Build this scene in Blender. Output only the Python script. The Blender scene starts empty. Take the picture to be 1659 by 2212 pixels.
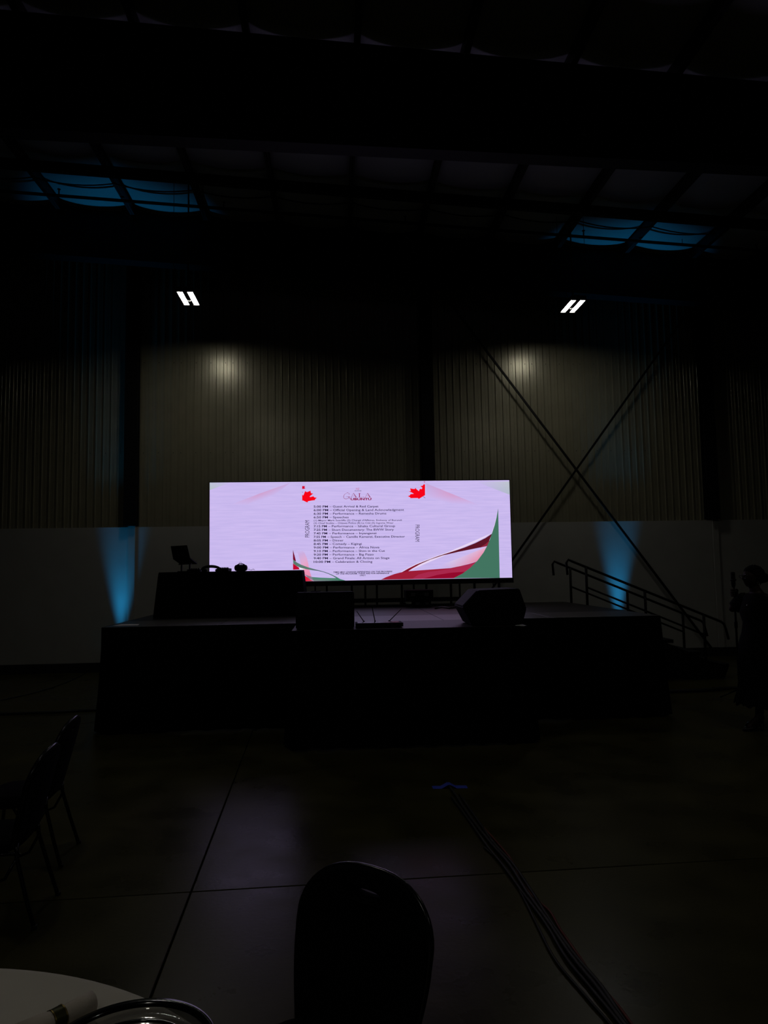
import bpy, bmesh, math, random
from mathutils import Vector, Matrix
random.seed(7)
C = bpy.context.scene.collection
SC = bpy.context.scene

# ------------------------------------------------------------------ camera
FPX, CXP, CYP, HC = 1530.0, 829.5, 1106.0, 1.66
YAW, PITCH, ROLL = 0.0689, 0.0791, -0.01643
_f = Vector((math.sin(YAW)*math.cos(PITCH), math.cos(YAW)*math.cos(PITCH), math.sin(PITCH)))
_r = Vector((math.cos(YAW), -math.sin(YAW), 0)); _u = _r.cross(_f)
RT = _r*math.cos(ROLL) + _u*math.sin(ROLL); UP = -_r*math.sin(ROLL) + _u*math.cos(ROLL)
cam_d = bpy.data.cameras.new('camera'); cam = bpy.data.objects.new('camera', cam_d); C.objects.link(cam)
cam_d.sensor_fit = 'VERTICAL'; cam_d.sensor_height = 36; cam_d.lens = 36*FPX/2212
cam_d.clip_start = 0.05; cam_d.clip_end = 200
cam.matrix_world = Matrix(((RT.x, UP.x, -_f.x, 0), (RT.y, UP.y, -_f.y, 0), (RT.z, UP.z, -_f.z, HC), (0, 0, 0, 1)))
SC.camera = cam

# ------------------------------------------------------------------ world, exposure, lamp levels
w = bpy.data.worlds.new('world'); SC.world = w; w.use_nodes = True
w.node_tree.nodes['Background'].inputs[0].default_value = (0, 0, 0, 1)
SC.view_settings.view_transform = 'Standard'; SC.view_settings.look = 'None'
SC.view_settings.exposure = 0; SC.view_settings.gamma = 1; SC.view_settings.use_curve_mapping = False
LAMP = 36.0          # radiance of the high bay lenses
UPLIGHT = 330.0     # watts of each cyan uplight
SCREEN = 1.0

# ------------------------------------------------------------------ helpers
def ray(x, y): return RT*((x-CXP)/FPX) + UP*(-(y-CYP)/FPX) + _f
def P(x, y, Y):                       # photo point standing at depth Y
    d = ray(x, y); return Vector((0, 0, HC)) + d*(Y/d.y)
def G(x, y, z=0.0):                   # photo point lying at height z
    d = ray(x, y); return Vector((0, 0, HC)) + d*((z-HC)/d.z)

def srgb(r, g, b):
    f = lambda c: (c/255/12.92) if c/255 <= .04045 else ((c/255+.055)/1.055)**2.4
    return (f(r), f(g), f(b), 1)

def mat(name, col, rough=.6, metal=0, spec=.5, var=0.0, scale=6, bump=0.0, bscale=60, coords='Object', stretch=(1, 1, 1), rvar=0):
    m = bpy.data.materials.new(name); m.use_nodes = True
    nt = m.node_tree; b = nt.nodes['Principled BSDF']
    b.inputs['Base Color'].default_value = (*col, 1); b.inputs['Roughness'].default_value = rough
    b.inputs['Metallic'].default_value = metal; b.inputs['Specular IOR Level'].default_value = spec
    if var or bump or rvar:
        tc = nt.nodes.new('ShaderNodeTexCoord'); mp = nt.nodes.new('ShaderNodeMapping')
        mp.inputs['Scale'].default_value = stretch; nt.links.new(tc.outputs[coords], mp.inputs[0])
    if var or rvar:
        n = nt.nodes.new('ShaderNodeTexNoise'); n.inputs['Scale'].default_value = scale; n.inputs['Detail'].default_value = 8
        nt.links.new(mp.outputs[0], n.inputs[0])
    if var:
        r = nt.nodes.new('ShaderNodeValToRGB')
        r.color_ramp.elements[0].position = .22; r.color_ramp.elements[1].position = .78
        r.color_ramp.elements[0].color = tuple(c*(1-var) for c in col)+(1,); r.color_ramp.elements[1].color = tuple(min(1, c*(1+var)) for c in col)+(1,)
        nt.links.new(n.outputs['Fac'], r.inputs[0]); nt.links.new(r.outputs[0], b.inputs['Base Color'])
    if rvar:
        q = nt.nodes.new('ShaderNodeMapRange'); q.inputs['To Min'].default_value = rough-rvar; q.inputs['To Max'].default_value = rough+rvar
        nt.links.new(n.outputs['Fac'], q.inputs[0]); nt.links.new(q.outputs[0], b.inputs['Roughness'])
    if bump:
        n2 = nt.nodes.new('ShaderNodeTexNoise'); n2.inputs['Scale'].default_value = bscale; n2.inputs['Detail'].default_value = 6
        nt.links.new(mp.outputs[0], n2.inputs[0])
        bp = nt.nodes.new('ShaderNodeBump'); bp.inputs['Strength'].default_value = bump; bp.inputs['Distance'].default_value = .01
        nt.links.new(n2.outputs['Fac'], bp.inputs['Height']); nt.links.new(bp.outputs[0], b.inputs['Normal'])
    return m
def emit(name, col, s=1.0):
    m = bpy.data.materials.new(name); m.use_nodes = True; nt = m.node_tree
    nt.nodes.remove(nt.nodes['Principled BSDF']); e = nt.nodes.new('ShaderNodeEmission')
    e.inputs[0].default_value = col if len(col) == 4 else (*col, 1); e.inputs[1].default_value = s
    nt.links.new(e.outputs[0], nt.nodes['Material Output'].inputs[0]); return m

def set_(o, label=None, cat=None, group=None, kind=None):
    for k, v in (('label', label), ('category', cat), ('group', group), ('kind', kind)):
        if v: o[k] = v
    return o
def empty(name, loc=(0, 0, 0), rz=0, parent=None):
    o = bpy.data.objects.new(name, None); C.objects.link(o); o.location = loc; o.rotation_euler = (0, 0, rz); o.parent = parent
    o.empty_display_size = .1
    return o
def link(name, me, m, parent=None):
    o = bpy.data.objects.new(name, me); C.objects.link(o); o.parent = parent
    if m and not me.materials: me.materials.append(m)
    return o
class MB:
    def __init__(s): s.bm = bmesh.new()
    def box(s, x0, x1, y0, y1, z0, z1, bev=0, M=None):
        vs = [s.bm.verts.new(p) for p in ((x0, y0, z0), (x1, y0, z0), (x1, y1, z0), (x0, y1, z0), (x0, y0, z1), (x1, y0, z1), (x1, y1, z1), (x0, y1, z1))]
        fs = [s.bm.faces.new([vs[i] for i in f]) for f in ((3, 2, 1, 0), (4, 5, 6, 7), (0, 1, 5, 4), (1, 2, 6, 5), (2, 3, 7, 6), (3, 0, 4, 7))]
        if bev:
            es = list({e for f in fs for e in f.edges}); r = bmesh.ops.bevel(s.bm, geom=es, offset=bev, segments=2, affect='EDGES', profile=.5)
            vs = list({v for f in r['faces'] for v in f.verts} | {v for v in vs if v.is_valid})
        if M: bmesh.ops.transform(s.bm, matrix=M, verts=[v for v in vs if v.is_valid])
        return s
    def tube(s, pts, r, n=8, cap=True, closed=False):
        pts = [Vector(p) for p in pts]; rings = []; m = len(pts); ref = None
        for i, p in enumerate(pts):
            if closed: d = pts[(i+1) % m] - pts[i-1]
            else: d = pts[min(i+1, m-1)] - pts[max(i-1, 0)]
            d.normalize()
            if ref is None: ref = Vector((0, 0, 1)) if abs(d.z) < .9 else Vector((1, 0, 0))
            a = (ref - d*ref.dot(d)).normalized(); b = d.cross(a); ref = a
            rr = r[i] if isinstance(r, (list, tuple)) else r
            rings.append([s.bm.verts.new(p + a*rr*math.cos(2*math.pi*k/n) + b*rr*math.sin(2*math.pi*k/n)) for k in range(n)])
        for i in range(m if closed else m-1):
            A, B = rings[i], rings[(i+1) % m]
            for k in range(n): s.bm.faces.new((A[k], A[(k+1) % n], B[(k+1) % n], B[k]))
        if cap and not closed: s.bm.faces.new(rings[0][::-1]); s.bm.faces.new(rings[-1])
        return s
    def lathe(s, prof, n=32, o=(0, 0, 0), cap=True):
        o = Vector(o); R = [[s.bm.verts.new(o + Vector((r*math.cos(2*math.pi*k/n), r*math.sin(2*math.pi*k/n), z))) for k in range(n)] for r, z in prof]
        for A, B in zip(R, R[1:]):
            for k in range(n): s.bm.faces.new((A[k], A[(k+1) % n], B[(k+1) % n], B[k]))
        if cap: s.bm.faces.new(R[0][::-1]); s.bm.faces.new(R[-1])
        return s
    def prism(s, poly, d, M=None):         # poly in local xy, extruded along z by d
        a = [s.bm.verts.new((x, y, 0)) for x, y in poly]; b = [s.bm.verts.new((x, y, d)) for x, y in poly]; n = len(a)
        s.bm.faces.new(a[::-1]); s.bm.faces.new(b)
        for k in range(n): s.bm.faces.new((a[k], a[(k+1) % n], b[(k+1) % n], b[k]))
        if M: bmesh.ops.transform(s.bm, matrix=M, verts=a+b)
        return s
    def loops(s, rings, close=True, cap=True):
        R = [[s.bm.verts.new(p) for p in r] for r in rings]; n = len(R[0])
        for A, B in zip(R, R[1:]):
            for k in range(n if close else n-1): s.bm.faces.new((A[k], A[(k+1) % n], B[(k+1) % n], B[k]))
        if cap: s.bm.faces.new(R[0][::-1]); s.bm.faces.new(R[-1])
        return s
    def mesh(s, name, smooth=False):
        bmesh.ops.recalc_face_normals(s.bm, faces=s.bm.faces)
        me = bpy.data.meshes.new(name); s.bm.to_mesh(me); s.bm.free()
        if smooth:
            for p in me.polygons: p.use_smooth = True
        return me
    def build(s, name, m, parent=None, smooth=False): return link(name, s.mesh(name, smooth), m, parent)
def rot(ax, a): return Matrix.Rotation(a, 4, ax)
def tr(*v): return Matrix.Translation(Vector(v))
def copy_tree(o, parent=None):
    c = o.copy(); C.objects.link(c); c.parent = parent
    for ch in list(o.children): copy_tree(ch, c)
    return c
def bake(o, name):                         # evaluated mesh of a temporary object
    dg = bpy.context.evaluated_depsgraph_get(); dg.update()
    me = bpy.data.meshes.new_from_object(o.evaluated_get(dg)); me.name = name
    bpy.data.objects.remove(o); return me

# ------------------------------------------------------------------ materials
M = dict(
    slab=mat('polished_concrete', (.038, .034, .010), .30, 0, .16, .5, 2.2, .06, 40, rvar=.16),
    joint=mat('joint_filler', (.01, .01, .01), .9),
    clad=mat('painted_steel_cladding', (.31, .295, .205), .27, .3, .5, .10, 3),
    wains=mat('white_painted_plywood', (.36, .36, .33), .55, 0, .3, .06, 3),
    dark_steel=mat('dark_steel', (.005, .005, .0055), .55, 0, .2),
    black=mat('black_paint', (.004, .004, .0045), .55, 0, .2),
    base=mat('black_rubber_base', (.006, .006, .006), .6),
    insul=mat('white_vinyl_insulation', (.45, .47, .47), .5, 0, .4, .05, 2, .1, 8),
    purlin=mat('red_oxide_purlin', (.020, .018, .017), .6),
    wallpaint=mat('dark_side_wall', (.06, .06, .055), .7),
    skirt=mat('black_stage_cloth', (.0022, .0022, .0026), .95, 0, .03),
    deck=mat('stage_deck_laminate', (.020, .0175, .017), .5, 0, .12, .45, 3, coords='Object', stretch=(.6, 7, 1)),
    deck_pale=mat('pale_deck_laminate', (.046, .042, .042), .45, 0, .22, .3, 3, coords='Object', stretch=(.6, 7, 1)),
    vinyl=mat('black_vinyl', (.004, .004, .004), .5, 0, .2),
    tube=mat('black_tube_metal', (.010, .010, .011), .22, .4, .6),
    fabric=mat('black_fabric', (.003, .003, .0033), .9, 0, .08),
    cloth=mat('white_tablecloth', (.66, .63, .53), .85, 0, .2, .03, 8, .1, 300),
    napkin=mat('white_napkin', (.62, .56, .47), .9, 0, .2, .04, 10, .15, 200),
    ring=mat('dark_green_ring', (.05, .05, .012), .4, .5),
    gold=mat('gold_line', (.5, .38, .12), .3, 1),
    rim=mat('black_plate_rim', (.006, .006, .006), .12, 0, .8),
    cable=mat('black_cable', (.006, .006, .006), .5),
    orange=mat('orange_cable', (.12, .016, .008), .5),
    tape=mat('blue_tape', (.02, .05, .5), .6),
    paper=mat('white_paper', (.6, .6, .6), .8),
    plast=mat('black_plastic', (.004, .004, .005), .7, 0, .05),
    grille=mat('speaker_grille', (.005, .005, .006), .7, .0, .1, bump=.4, bscale=200),
    alum=mat('dull_aluminium', (.12, .12, .12), .4, .9),
    skin=mat('brown_skin', (.022, .012, .008), .55, 0, .2),
    hair=mat('black_hair', (.003, .0025, .0025), .8, 0, .06),
    dress=mat('black_sequin_dress', (.002, .002, .0025), .8, 0, .1, bump=.3, bscale=120),
    sequin=mat('silver_sequin', (.9, .9, .9), .25, 1),
    glassframe=mat('dark_glasses', (.01, .01, .01), .2),
    uplamp=mat('uplight_body', (.01, .01, .01), .4),
)
mg = bpy.data.materials.new('clear_glass'); mg.use_nodes = True; nt = mg.node_tree
nt.nodes.remove(nt.nodes['Principled BSDF']); a_ = nt.nodes.new('ShaderNodeBsdfTransparent'); a_.inputs[0].default_value = (.72, .72, .7, 1)
b_ = nt.nodes.new('ShaderNodeBsdfGlossy'); b_.inputs['Roughness'].default_value = .06; x_ = nt.nodes.new('ShaderNodeMixShader'); x_.inputs[0].default_value = .09
nt.links.new(a_.outputs[0], x_.inputs[1]); nt.links.new(b_.outputs[0], x_.inputs[2]); nt.links.new(x_.outputs[0], nt.nodes['Material Output'].inputs[0])
M['glass'] = mg
M['lens'] = emit('lamp_lens_glow', (1, .96, .86), LAMP)
M['upglow'] = emit('cyan_lens_glow', (.05, .5, .8), 1)

# ================================================================== THE SETTING
YW, X0, X1, YF = 12.40, -9.0, 12.0, -12.0
zb = lambda X: 7.46 - .0635*X           # purlin undersides, roof falls to the right
# floor: sub-base with separate slabs
fl = set_(MB().box(X0-.2, X1+.2, YF-.2, YW+.3, -.3, -.02).build('floor', M['joint']), kind='structure')
FA = .0295; FO = Vector((-.77, 3.885, 0)); DX, DY = 7.3, 4.9
fc, fs_ = math.cos(FA), math.sin(FA)
def fg(u, v): return (FO.x + u*fc - v*fs_, FO.y + u*fs_ + v*fc)
sl = MB().box(.0045, DX-.0045, .0045, DY-.0045, -.02, 0, .003).mesh('slab')
for i in range(-2, 3):
    for j in range(-4, 2):
        x, y = fg(i*DX, j*DY); o = link('floor_slab', sl, M['slab'], fl); o.location = (x, y, 0); o.rotation_euler.z = FA
# walls
set_(MB().box(X0-.2, X0, YF, YW+.1, 0, 9).build('wall_left', M['wallpaint']), kind='structure')
set_(MB().box(X1, X1+.2, YF, YW+.1, 0, 9).build('wall_right', M['wallpaint']), kind='structure')
set_(MB().box(X0, X1, YF-.2, YF, 0, 9).build('wall_front', M['wallpaint']), kind='structure')
wb = set_(MB().box(X0, X1, YW+.06, YW+.25, 0, 9).build('wall_back', M['dark_steel']), kind='structure')
# ribbed steel sheets: seven ribs of .128 m each
PIT, NR, ZT = .128, 7, 8.1
prof = []
for k in range(NR):
    x = k*PIT
    prof += [(x, .0), (x+.007, -.017), (x+.023, -.017), (x+.030, .0), (x+.074, .0), (x+.077, -.003), (x+.083, -.003), (x+.086, .0)]
prof.append((NR*PIT, 0))
sm = MB(); sm.loops([[(x, y, 2.40) for x, y in prof], [(x, y, ZT) for x, y in prof]], close=False, cap=False); sheet = sm.mesh('cladding_sheet')
scr = MB()
for z in (3.72, 5.32):
    for k in range(NR):
        if k % 2 == 0: scr.box(k*PIT+.050, k*PIT+.060, -.008, 0, z-.006, z+.006)
screws = scr.mesh('screws')
COLX = [-8.62, -3.48, 1.65, 6.79, 11.9]
x = X0; wdt = NR*PIT
while x < X1:
    o = link('cladding_sheet', sheet, M['clad'], wb); o.location = (x, YW+.03, 0)
    s = link('screw_rows', screws, M['dark_steel'], wb); s.location = (x, YW+.03, 0); s['kind'] = 'stuff'
    x += wdt
# white lower wall boards, one run per bay, cover strips at the columns
for a, b in zip([X0]+COLX[1:4], COLX[1:4]+[X1]):
    MB().box(a+.004, b-.004, YW-.03, YW+.05, .0, 2.43).build('wainscot_board', M['wains'], wb)
    if b != X1: MB().box(b+(.01 if b > 5 else -.055), b+(.11 if b > 5 else .065), YW-.06, YW-.03, 0, 2.445).build('column_cover', M['wains'], wb)
bb = MB().box(X0, X1, YW-.075, YW-.03, 0, .155).build('baseboard_back', M['base']); set_(bb, kind='structure')
for cx in COLX:
    m = MB(); m.box(cx-.11, cx+.11, YW-.15, YW-.13, 2.445, 7.6).box(cx-.11, cx+.11, YW-.02, YW, 2.445, 7.6).box(cx-.012, cx+.012, YW-.13, YW-.02, 2.445, 7.6)
    m.build('steel_column', M['dark_steel'], wb)
# cross brace of steel angle between the middle and right columns
def bar(p, q, wd):
    m = MB(); p, q = Vector(p), Vector(q); d = (q-p); L = d.length; ang = math.atan2(d.z, d.x)
    T = tr(*p) @ rot('Y', -ang); m.box(0, L, -.006, 0, -wd/2, wd/2, M=T); m.box(0, L, 0, wd*.45, -wd/2, -wd/2+.008, M=T); return m
pa, pb = P(1045, 750, YW-.10), P(1537, 1400, YW-.10)
d_ = (pb-pa).normalized(); top = pa - d_*((pa.x-1.72)/d_.x)
bar(top, pb, .038).build('cross_brace', M['dark_steel'], wb)
pc, pd = P(1110, 1205, YW-.115), P(1400, 795, YW-.115); d_ = (pd-pc).normalized()
bar(pc - d_*(pc.z-.2)/d_.z, pc + d_*((6.75-pc.x)/d_.x), .038).build('cross_brace', M['dark_steel'], wb)

# roof: ceiling deck above, purlins along Y, sagging insulation between them, deep rafter
def sloped(x0, x1, y0, y1, dz0, dz1):
    m = MB(); vs = [m.bm.verts.new((x, y, zb(x)+dz)) for dz in (dz0, dz1) for x, y in ((x0, y0), (x1, y0), (x1, y1), (x0, y1))]
    for f in ((3, 2, 1, 0), (4, 5, 6, 7), (0, 1, 5, 4), (1, 2, 6, 5), (2, 3, 7, 6), (3, 0, 4, 7)): m.bm.faces.new([vs[i] for i in f])
    return m
ce = set_(sloped(X0-.2, X1+.2, YF-.2, YW+.3, .32, .42).build('ceiling', M['dark_steel']), kind='structure')
PX = [-3.36+1.22*k for k in range(-4, 13)]
YE = 11.92
YR = 7.48
for k, px_ in enumerate(PX):
    m = MB(); z = zb(px_)
    m.box(px_-.035, px_+.035, YF, YE, z, z+.012).box(px_-.004, px_+.004, YF, YE, z, z+.2).box(px_-.035, px_+.035, YF, YE, z+.19, z+.2)
    m.build('purlin', M['purlin'], ce)
for a, b in zip(PX, PX[1:]):
    for y0, y1 in ((YF, -2.6), (-2.6, 2.4), (2.4, YR), (YR, YE)):
        m = MB(); R = []
        for x, y in ((0, y0), (1, y1)):
            r = []
            for i in range(13):
                t = i/12; X = a+(b-a)*t; r.append((X, y, zb(X)+.20-.10*(1-(2*t-1)**2)**.8))
            R.append(r)
        m.loops(R, close=False, cap=False).build('insulation_blanket', M['insul'], ce, True)
for yr, dep, nm in ((YR, 1.17, 'rafter'), (2.4, 1.17, 'rafter'), (-2.6, 1.17, 'rafter')):
    bz = lambda X: HC+4.62-.027*X           # tapered rafter: the bottom flange falls less than the roof
    def taper(y0, y1, lo, hi):
        m = MB(); vs = [m.bm.verts.new((x, y, f(x))) for f in (lo, hi) for x, y in ((X0, y0), (X1, y0), (X1, y1), (X0, y1))]
        for f in ((3, 2, 1, 0), (4, 5, 6, 7), (0, 1, 5, 4), (1, 2, 6, 5), (2, 3, 7, 6), (3, 0, 4, 7)): m.bm.faces.new([vs[i] for i in f])
        return m
    taper(yr-.012, yr+.012, bz, zb).build('rafter_web', M['dark_steel'], ce)
    taper(yr-.10, yr+.10, lambda X: bz(X)-.016, bz).build('rafter_flange', M['dark_steel'], ce)
    sloped(X0, X1, yr-.10, yr+.10, -.016, 0).build('rafter_flange', M['dark_steel'], ce)
sloped(X0, X1, YE, YE+.04, -.75, .28).build('end_rafter', M['dark_steel'], ce)
sloped(X0, X1, YE-.1, YE+.14, -.77, -.75).build('end_rafter_flange', M['dark_steel'], ce)
sloped(X0, X1, 10.30, 10.40, -.135, -.002).build('strut_beam', M['dark_steel'], ce)

# ================================================================== HIGH BAY LIGHTS
def high_bay(cx, cy, label, z=5.8):
    t = empty('high_bay_light', (cx, cy, z)); set_(t, label, 'ceiling light', 'high bay lights hung from the roof')
    h = MB()
    for s in (-1, 1):
        h.box(s*.075-.045, s*.075+.045, -.27, .27, .004, .055, .006)
        for e_ in (-1, 1): h.box(s*.075+e_*.043-.003, s*.075+e_*.043+.003, -.27, .27, -.012, .006); h.box(s*.075-.045, s*.075+.045, e_*.267-.004, e_*.267+.004, -.024, .006)
    h.box(-.05, .05, -.20, .20, .02, .09, .006); h.build('housing', M['alum'], t)
    for s in (-1, 1): MB().box(s*.075-.038, s*.075+.038, -.26, .26, -.002, .0035).build('lens', M['lens'], t)
    s = MB().lathe([(.012, .02), (.022, .0), (.026, -.012), (.018, -.028), (.004, -.034)], 16, (0, .10, 0)).build('motion_sensor', M['paper'], t, True)
    top = zb(cx) - z
    MB().tube([(0, 0, .09), (0, 0, top)], .012).build('hanging_rod', M['dark_steel'], t)
    for sx in (-.22, .22):
        MB().tube([(sx*.3, 0, .08), (sx, 0, .5), (sx, 0, top+.05)], .004, 6).build('hanging_wire', M['dark_steel'], t)
    return t
high_bay(-2.19, 10.61, 'twin strip high bay light above the left part of the screen')
high_bay(3.83, 10.79, 'twin strip high bay light above the steel cross brace')
high_bay(-1.85, 4.45, 'twin strip high bay light overhead, nearest the left chairs')
high_bay(4.6, 4.45, 'twin strip high bay light overhead on the right, before the stage')
high_bay(-1.85, -1.6, 'twin strip high bay light behind the camera on the left')
high_bay(4.6, -1.6, 'twin strip high bay light behind the camera on the right')

# ================================================================== CYAN UPLIGHTS
def uplight(x, y, label, tx=0, ty=0):
    t = empty('uplight', (x, y, 0)); set_(t, label, 'stage light', 'cyan uplights on the floor along the wall')
    MB().lathe([(.06, .06), (.08, .10), (.085, .22), (.076, .23), (.07, .2)], 24).build('lamp_can', M['uplamp'], t, True)
    MB().lathe([(.001, .205), (.074, .205)], 24, cap=False).build('lens', M['upglow'], t)
    m = MB(); m.box(-.12, -.11, -.02, .02, .01, .17).box(.11, .12, -.02, .02, .01, .17).box(-.12, .12, -.06, .06, 0, .012); m.build('yoke', M['black'], t)
    ld = bpy.data.lights.new('uplight_beam', 'SPOT'); ld.energy = UPLIGHT; ld.color = (.015, .40, .95)
    ld.spot_size = math.radians(28); ld.spot_blend = 1.0; ld.shadow_soft_size = .05
    l = bpy.data.objects.new('beam', ld); C.objects.link(l); l.parent = t; l.location = (0, 0, .235); l.rotation_euler = (math.pi+ty, tx, 0)
uplight(-3.655, YW-.175, 'cyan uplight on the floor behind the left end of the stage', math.radians(1))
uplight(4.97, YW-.175, 'cyan uplight on the floor behind the stage steps', math.radians(2))

# ================================================================== STAGE
ZD = 1.09; SX0, SX1, SY0, SY1 = -2.45, 3.56, 7.66, 10.95; TX0, TX1, TY0 = -.42, 1.82, 6.72
st = empty('stage', ((SX0+SX1)/2, 9, 0)); set_(st, 'wide black draped platform stage with a small step-out at the front', 'stage')
so = st.location
def stp(mb, nm, m, smooth=False):
    o = mb.build(nm, m, st, smooth); o.matrix_parent_inverse = tr(-so.x, -so.y, 0); return o
nx, ny = 5, 3
for i in range(nx):
    for j in range(ny):
        a = SX0+(SX1-SX0)*i/nx; b = SX0+(SX1-SX0)*(i+1)/nx; c, d = (SY0, 8.57, 9.76, SY1)[j:j+2]
        stp(MB().box(a+.003, b-.003, c+.003, d-.003, ZD-.05, ZD, .003), 'deck_panel', M['deck'] if j else M['deck_pale'])
stp(MB().box(TX0, TX1, TY0, SY0-.003, ZD-.05, ZD, .003), 'deck_panel', M['deck'])
def skirt(path, nm):
    R0, R1, out = [], [], []
    n = len(path); acc = 0; pts = []
    for (a, b) in zip(path, path[1:]):
        a, b = Vector(a), Vector(b); L = (b-a).length; k = max(2, int(L/.05)); nrm = Vector(((b-a).y, -(b-a).x)).normalized()
        for i in range(k): pts.append((a+(b-a)*i/k, nrm, acc+L*i/k))
        acc += L
    pts.append((Vector(path[-1]), nrm, acc))
    rings = []
    for z, fl_, amp in ((ZD-.001, 0, 0), (ZD-.05, .004, .002), (.75, .014, .012), (.4, .03, .022), (.02, .06, .028)):
        rings.append([(p.x+nn.x*(fl_+amp*math.sin(s*26)+.004), p.y+nn.y*(fl_+amp*math.sin(s*26)+.004), z) for p, nn, s in pts])
    m = MB(); m.loops(rings, close=False, cap=False); stp(m, nm, M['skirt'], True)
skirt([(SX0, SY1), (SX0, SY0), (TX0, SY0), (TX0, TY0), (TX1, TY0), (TX1, SY0), (SX1, SY0), (SX1, SY1)], 'stage_skirt')
for x in (SX0+.1, .5, SX1-.1):
    for y in (SY0+.12, SY1-.12): stp(MB().box(x-.03, x+.03, y-.03, y+.03, 0, ZD-.05), 'stage_leg', M['dark_steel'])

# stage steps with two handrails
ss = empty('stage_steps', (3.66, 10.5, 0)); set_(ss, 'black portable steps with two tube handrails leading off the stage', 'stairs')
def ssp(mb, nm, m, smooth=False):
    o = mb.build(nm, m, ss, smooth); o.matrix_parent_inverse = tr(-3.66, -10.5, 0); return o
YA, YB = 10.06, 10.92
for k in range(5):
    z = .93 - .182*k; x = 3.62 + .405*k
    ssp(MB().box(x, x+.42, YA-.03, YB+.03, z-.05, z, .004), 'tread', M['black'])
for y in (YA-.05, YB+.04):
    m = MB(); T = tr(0, y, 0) @ rot('X', math.pi/2)
    m.prism([(3.60, .95), (3.60, .60), (5.02, .0), (5.56, .0), (5.64, .18), (5.35, .25), (4.1, .80)], .02, T); ssp(m, 'stringer', M['black'])
def rail(Y, posts, line, hook0, hook1):
    a, b = P(*line[0], Y), P(*line[1], Y); s = (b.z-a.z)/(b.x-a.x); zz = lambda x: a.z+s*(x-a.x)
    h0 = P(*hook0, Y); h1 = P(*hook1, Y); r = .018
    pts = [(h0.x, Y, h0.z), (h0.x-.012, Y, zz(h0.x)-.05), (h0.x+.02, Y, zz(h0.x)-.005), (h0.x+.08, Y, zz(h0.x+.08)), (h1.x-.10, Y, zz(h1.x-.10)), (h1.x-.06, Y, zz(h1.x-.06)-.015), (h1.x-.035, Y, zz(h1.x)-.06), (h1.x, Y, h1.z)]
    ssp(MB().tube(pts, r), 'handrail', M['black'], True)
    xs = []
    for p in posts:
        q = P(*p, Y); xs.append(q.x); zt = .93-.182*max(0, min(4, int((q.x-3.62)/.405)))
        ssp(MB().tube([(q.x, Y, zt), (q.x, Y, zz(q.x))], .020), 'post', M['black'], True)
    ssp(MB().tube([(xs[0], Y, zz(xs[0])-.29), (xs[-1], Y, zz(xs[-1])-.29)], .014), 'mid_rail', M['black'], True)
rail(YB, [(1232, 1240), (1355, 1280), (1475, 1330)], [(1232, 1227), (1475, 1325)], (1196, 1243), (1528, 1374))
rail(YA, [(1266, 1230), (1393, 1280), (1520, 1330)], [(1266, 1225), (1518, 1327)], (1226, 1242), (1574, 1381))

# ================================================================== LED SCREEN
YS = 10.50
ls = empty('led_screen', (.4, YS, ZD)); set_(ls, 'wide lavender LED video wall showing the gala program', 'screen')
lo = ls.location.copy()
def lsp(o): o.parent = ls; o.matrix_parent_inverse = tr(-lo.x, -lo.y, -lo.z); return o
SL, SR, SB, STp = -1.838, 2.634, 1.487, 2.957
lsp(MB().box(SL-.012, SR+.012, YS+.002, YS+.09, SB-.055, STp+.012).build('screen_housing', M['black']))
lsp(MB().box(SL-.0, SR+.012, YS-.03, YS+.06, SB-.075, SB-.006).build('bottom_beam', M['black']))
# lavender display with faint slanting scan bands
md = emit('display_lavender', srgb(192, 176, 234), SCREEN); nt = md.node_tree
tc = nt.nodes.new('ShaderNodeTexCoord'); mp = nt.nodes.new('ShaderNodeMapping'); mp.inputs['Rotation'].default_value = (0, math.radians(7), 0); mp.inputs['Scale'].default_value = (1.6, 1, 30)
nz = nt.nodes.new('ShaderNodeTexNoise'); nz.inputs['Scale'].default_value = 1.6; nz.inputs['Detail'].default_value = 3
rp = nt.nodes.new('ShaderNodeValToRGB'); rp.color_ramp.elements[0].position = .35; rp.color_ramp.elements[1].position = .68
rp.color_ramp.elements[0].color = srgb(197, 181, 235); rp.color_ramp.elements[1].color = srgb(207, 189, 241)
nt.links.new(tc.outputs['Object'], mp.inputs[0]); nt.links.new(mp.outputs[0], nz.inputs[0]); nt.links.new(nz.outputs['Fac'], rp.inputs[0])
nt.links.new(rp.outputs[0], [n for n in nt.nodes if n.type == 'EMISSION'][0].inputs[0])
lsp(MB().box(SL, SR, YS, YS+.004, SB, STp).build('display', md))
mv = emit('display_artwork', (1, 1, 1), SCREEN); nt = mv.node_tree
va = nt.nodes.new('ShaderNodeVertexColor'); va.layer_name = 'ink'; nt.links.new(va.outputs[0], [n for n in nt.nodes if n.type == 'EMISSION'][0].inputs[0])
LAY = [0]
def art(name, pts, cols, tri=None):
    """flat coloured area of the picture on the display; pts in photo pixels, cols one sRGB or one per point"""
    LAY[0] += 1; y = YS - .0006*LAY[0]
    V = [P(px, py, YS) for px, py in pts]; V = [(min(max(v.x, SL), SR), y, min(max(v.z, SB), STp)) for v in V]
    bm = bmesh.new(); vs = [bm.verts.new(v) for v in V]; f = bm.faces.new(vs); bm.normal_update()
    if f.normal.y > 0: f.normal_flip()
    if isinstance(cols, tuple): cols = [cols]*len(pts)
    lut = {v: srgb(*c) for v, c in zip(vs, cols)}
    bmesh.ops.triangulate(bm, faces=[f]); ly = bm.loops.layers.float_color.new('ink')
    for g in bm.faces:
        for l in g.loops: l[ly] = lut[l.vert]
    me = bpy.data.meshes.new(name); bm.to_mesh(me); bm.free(); return lsp(link(name, me, mv))
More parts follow.
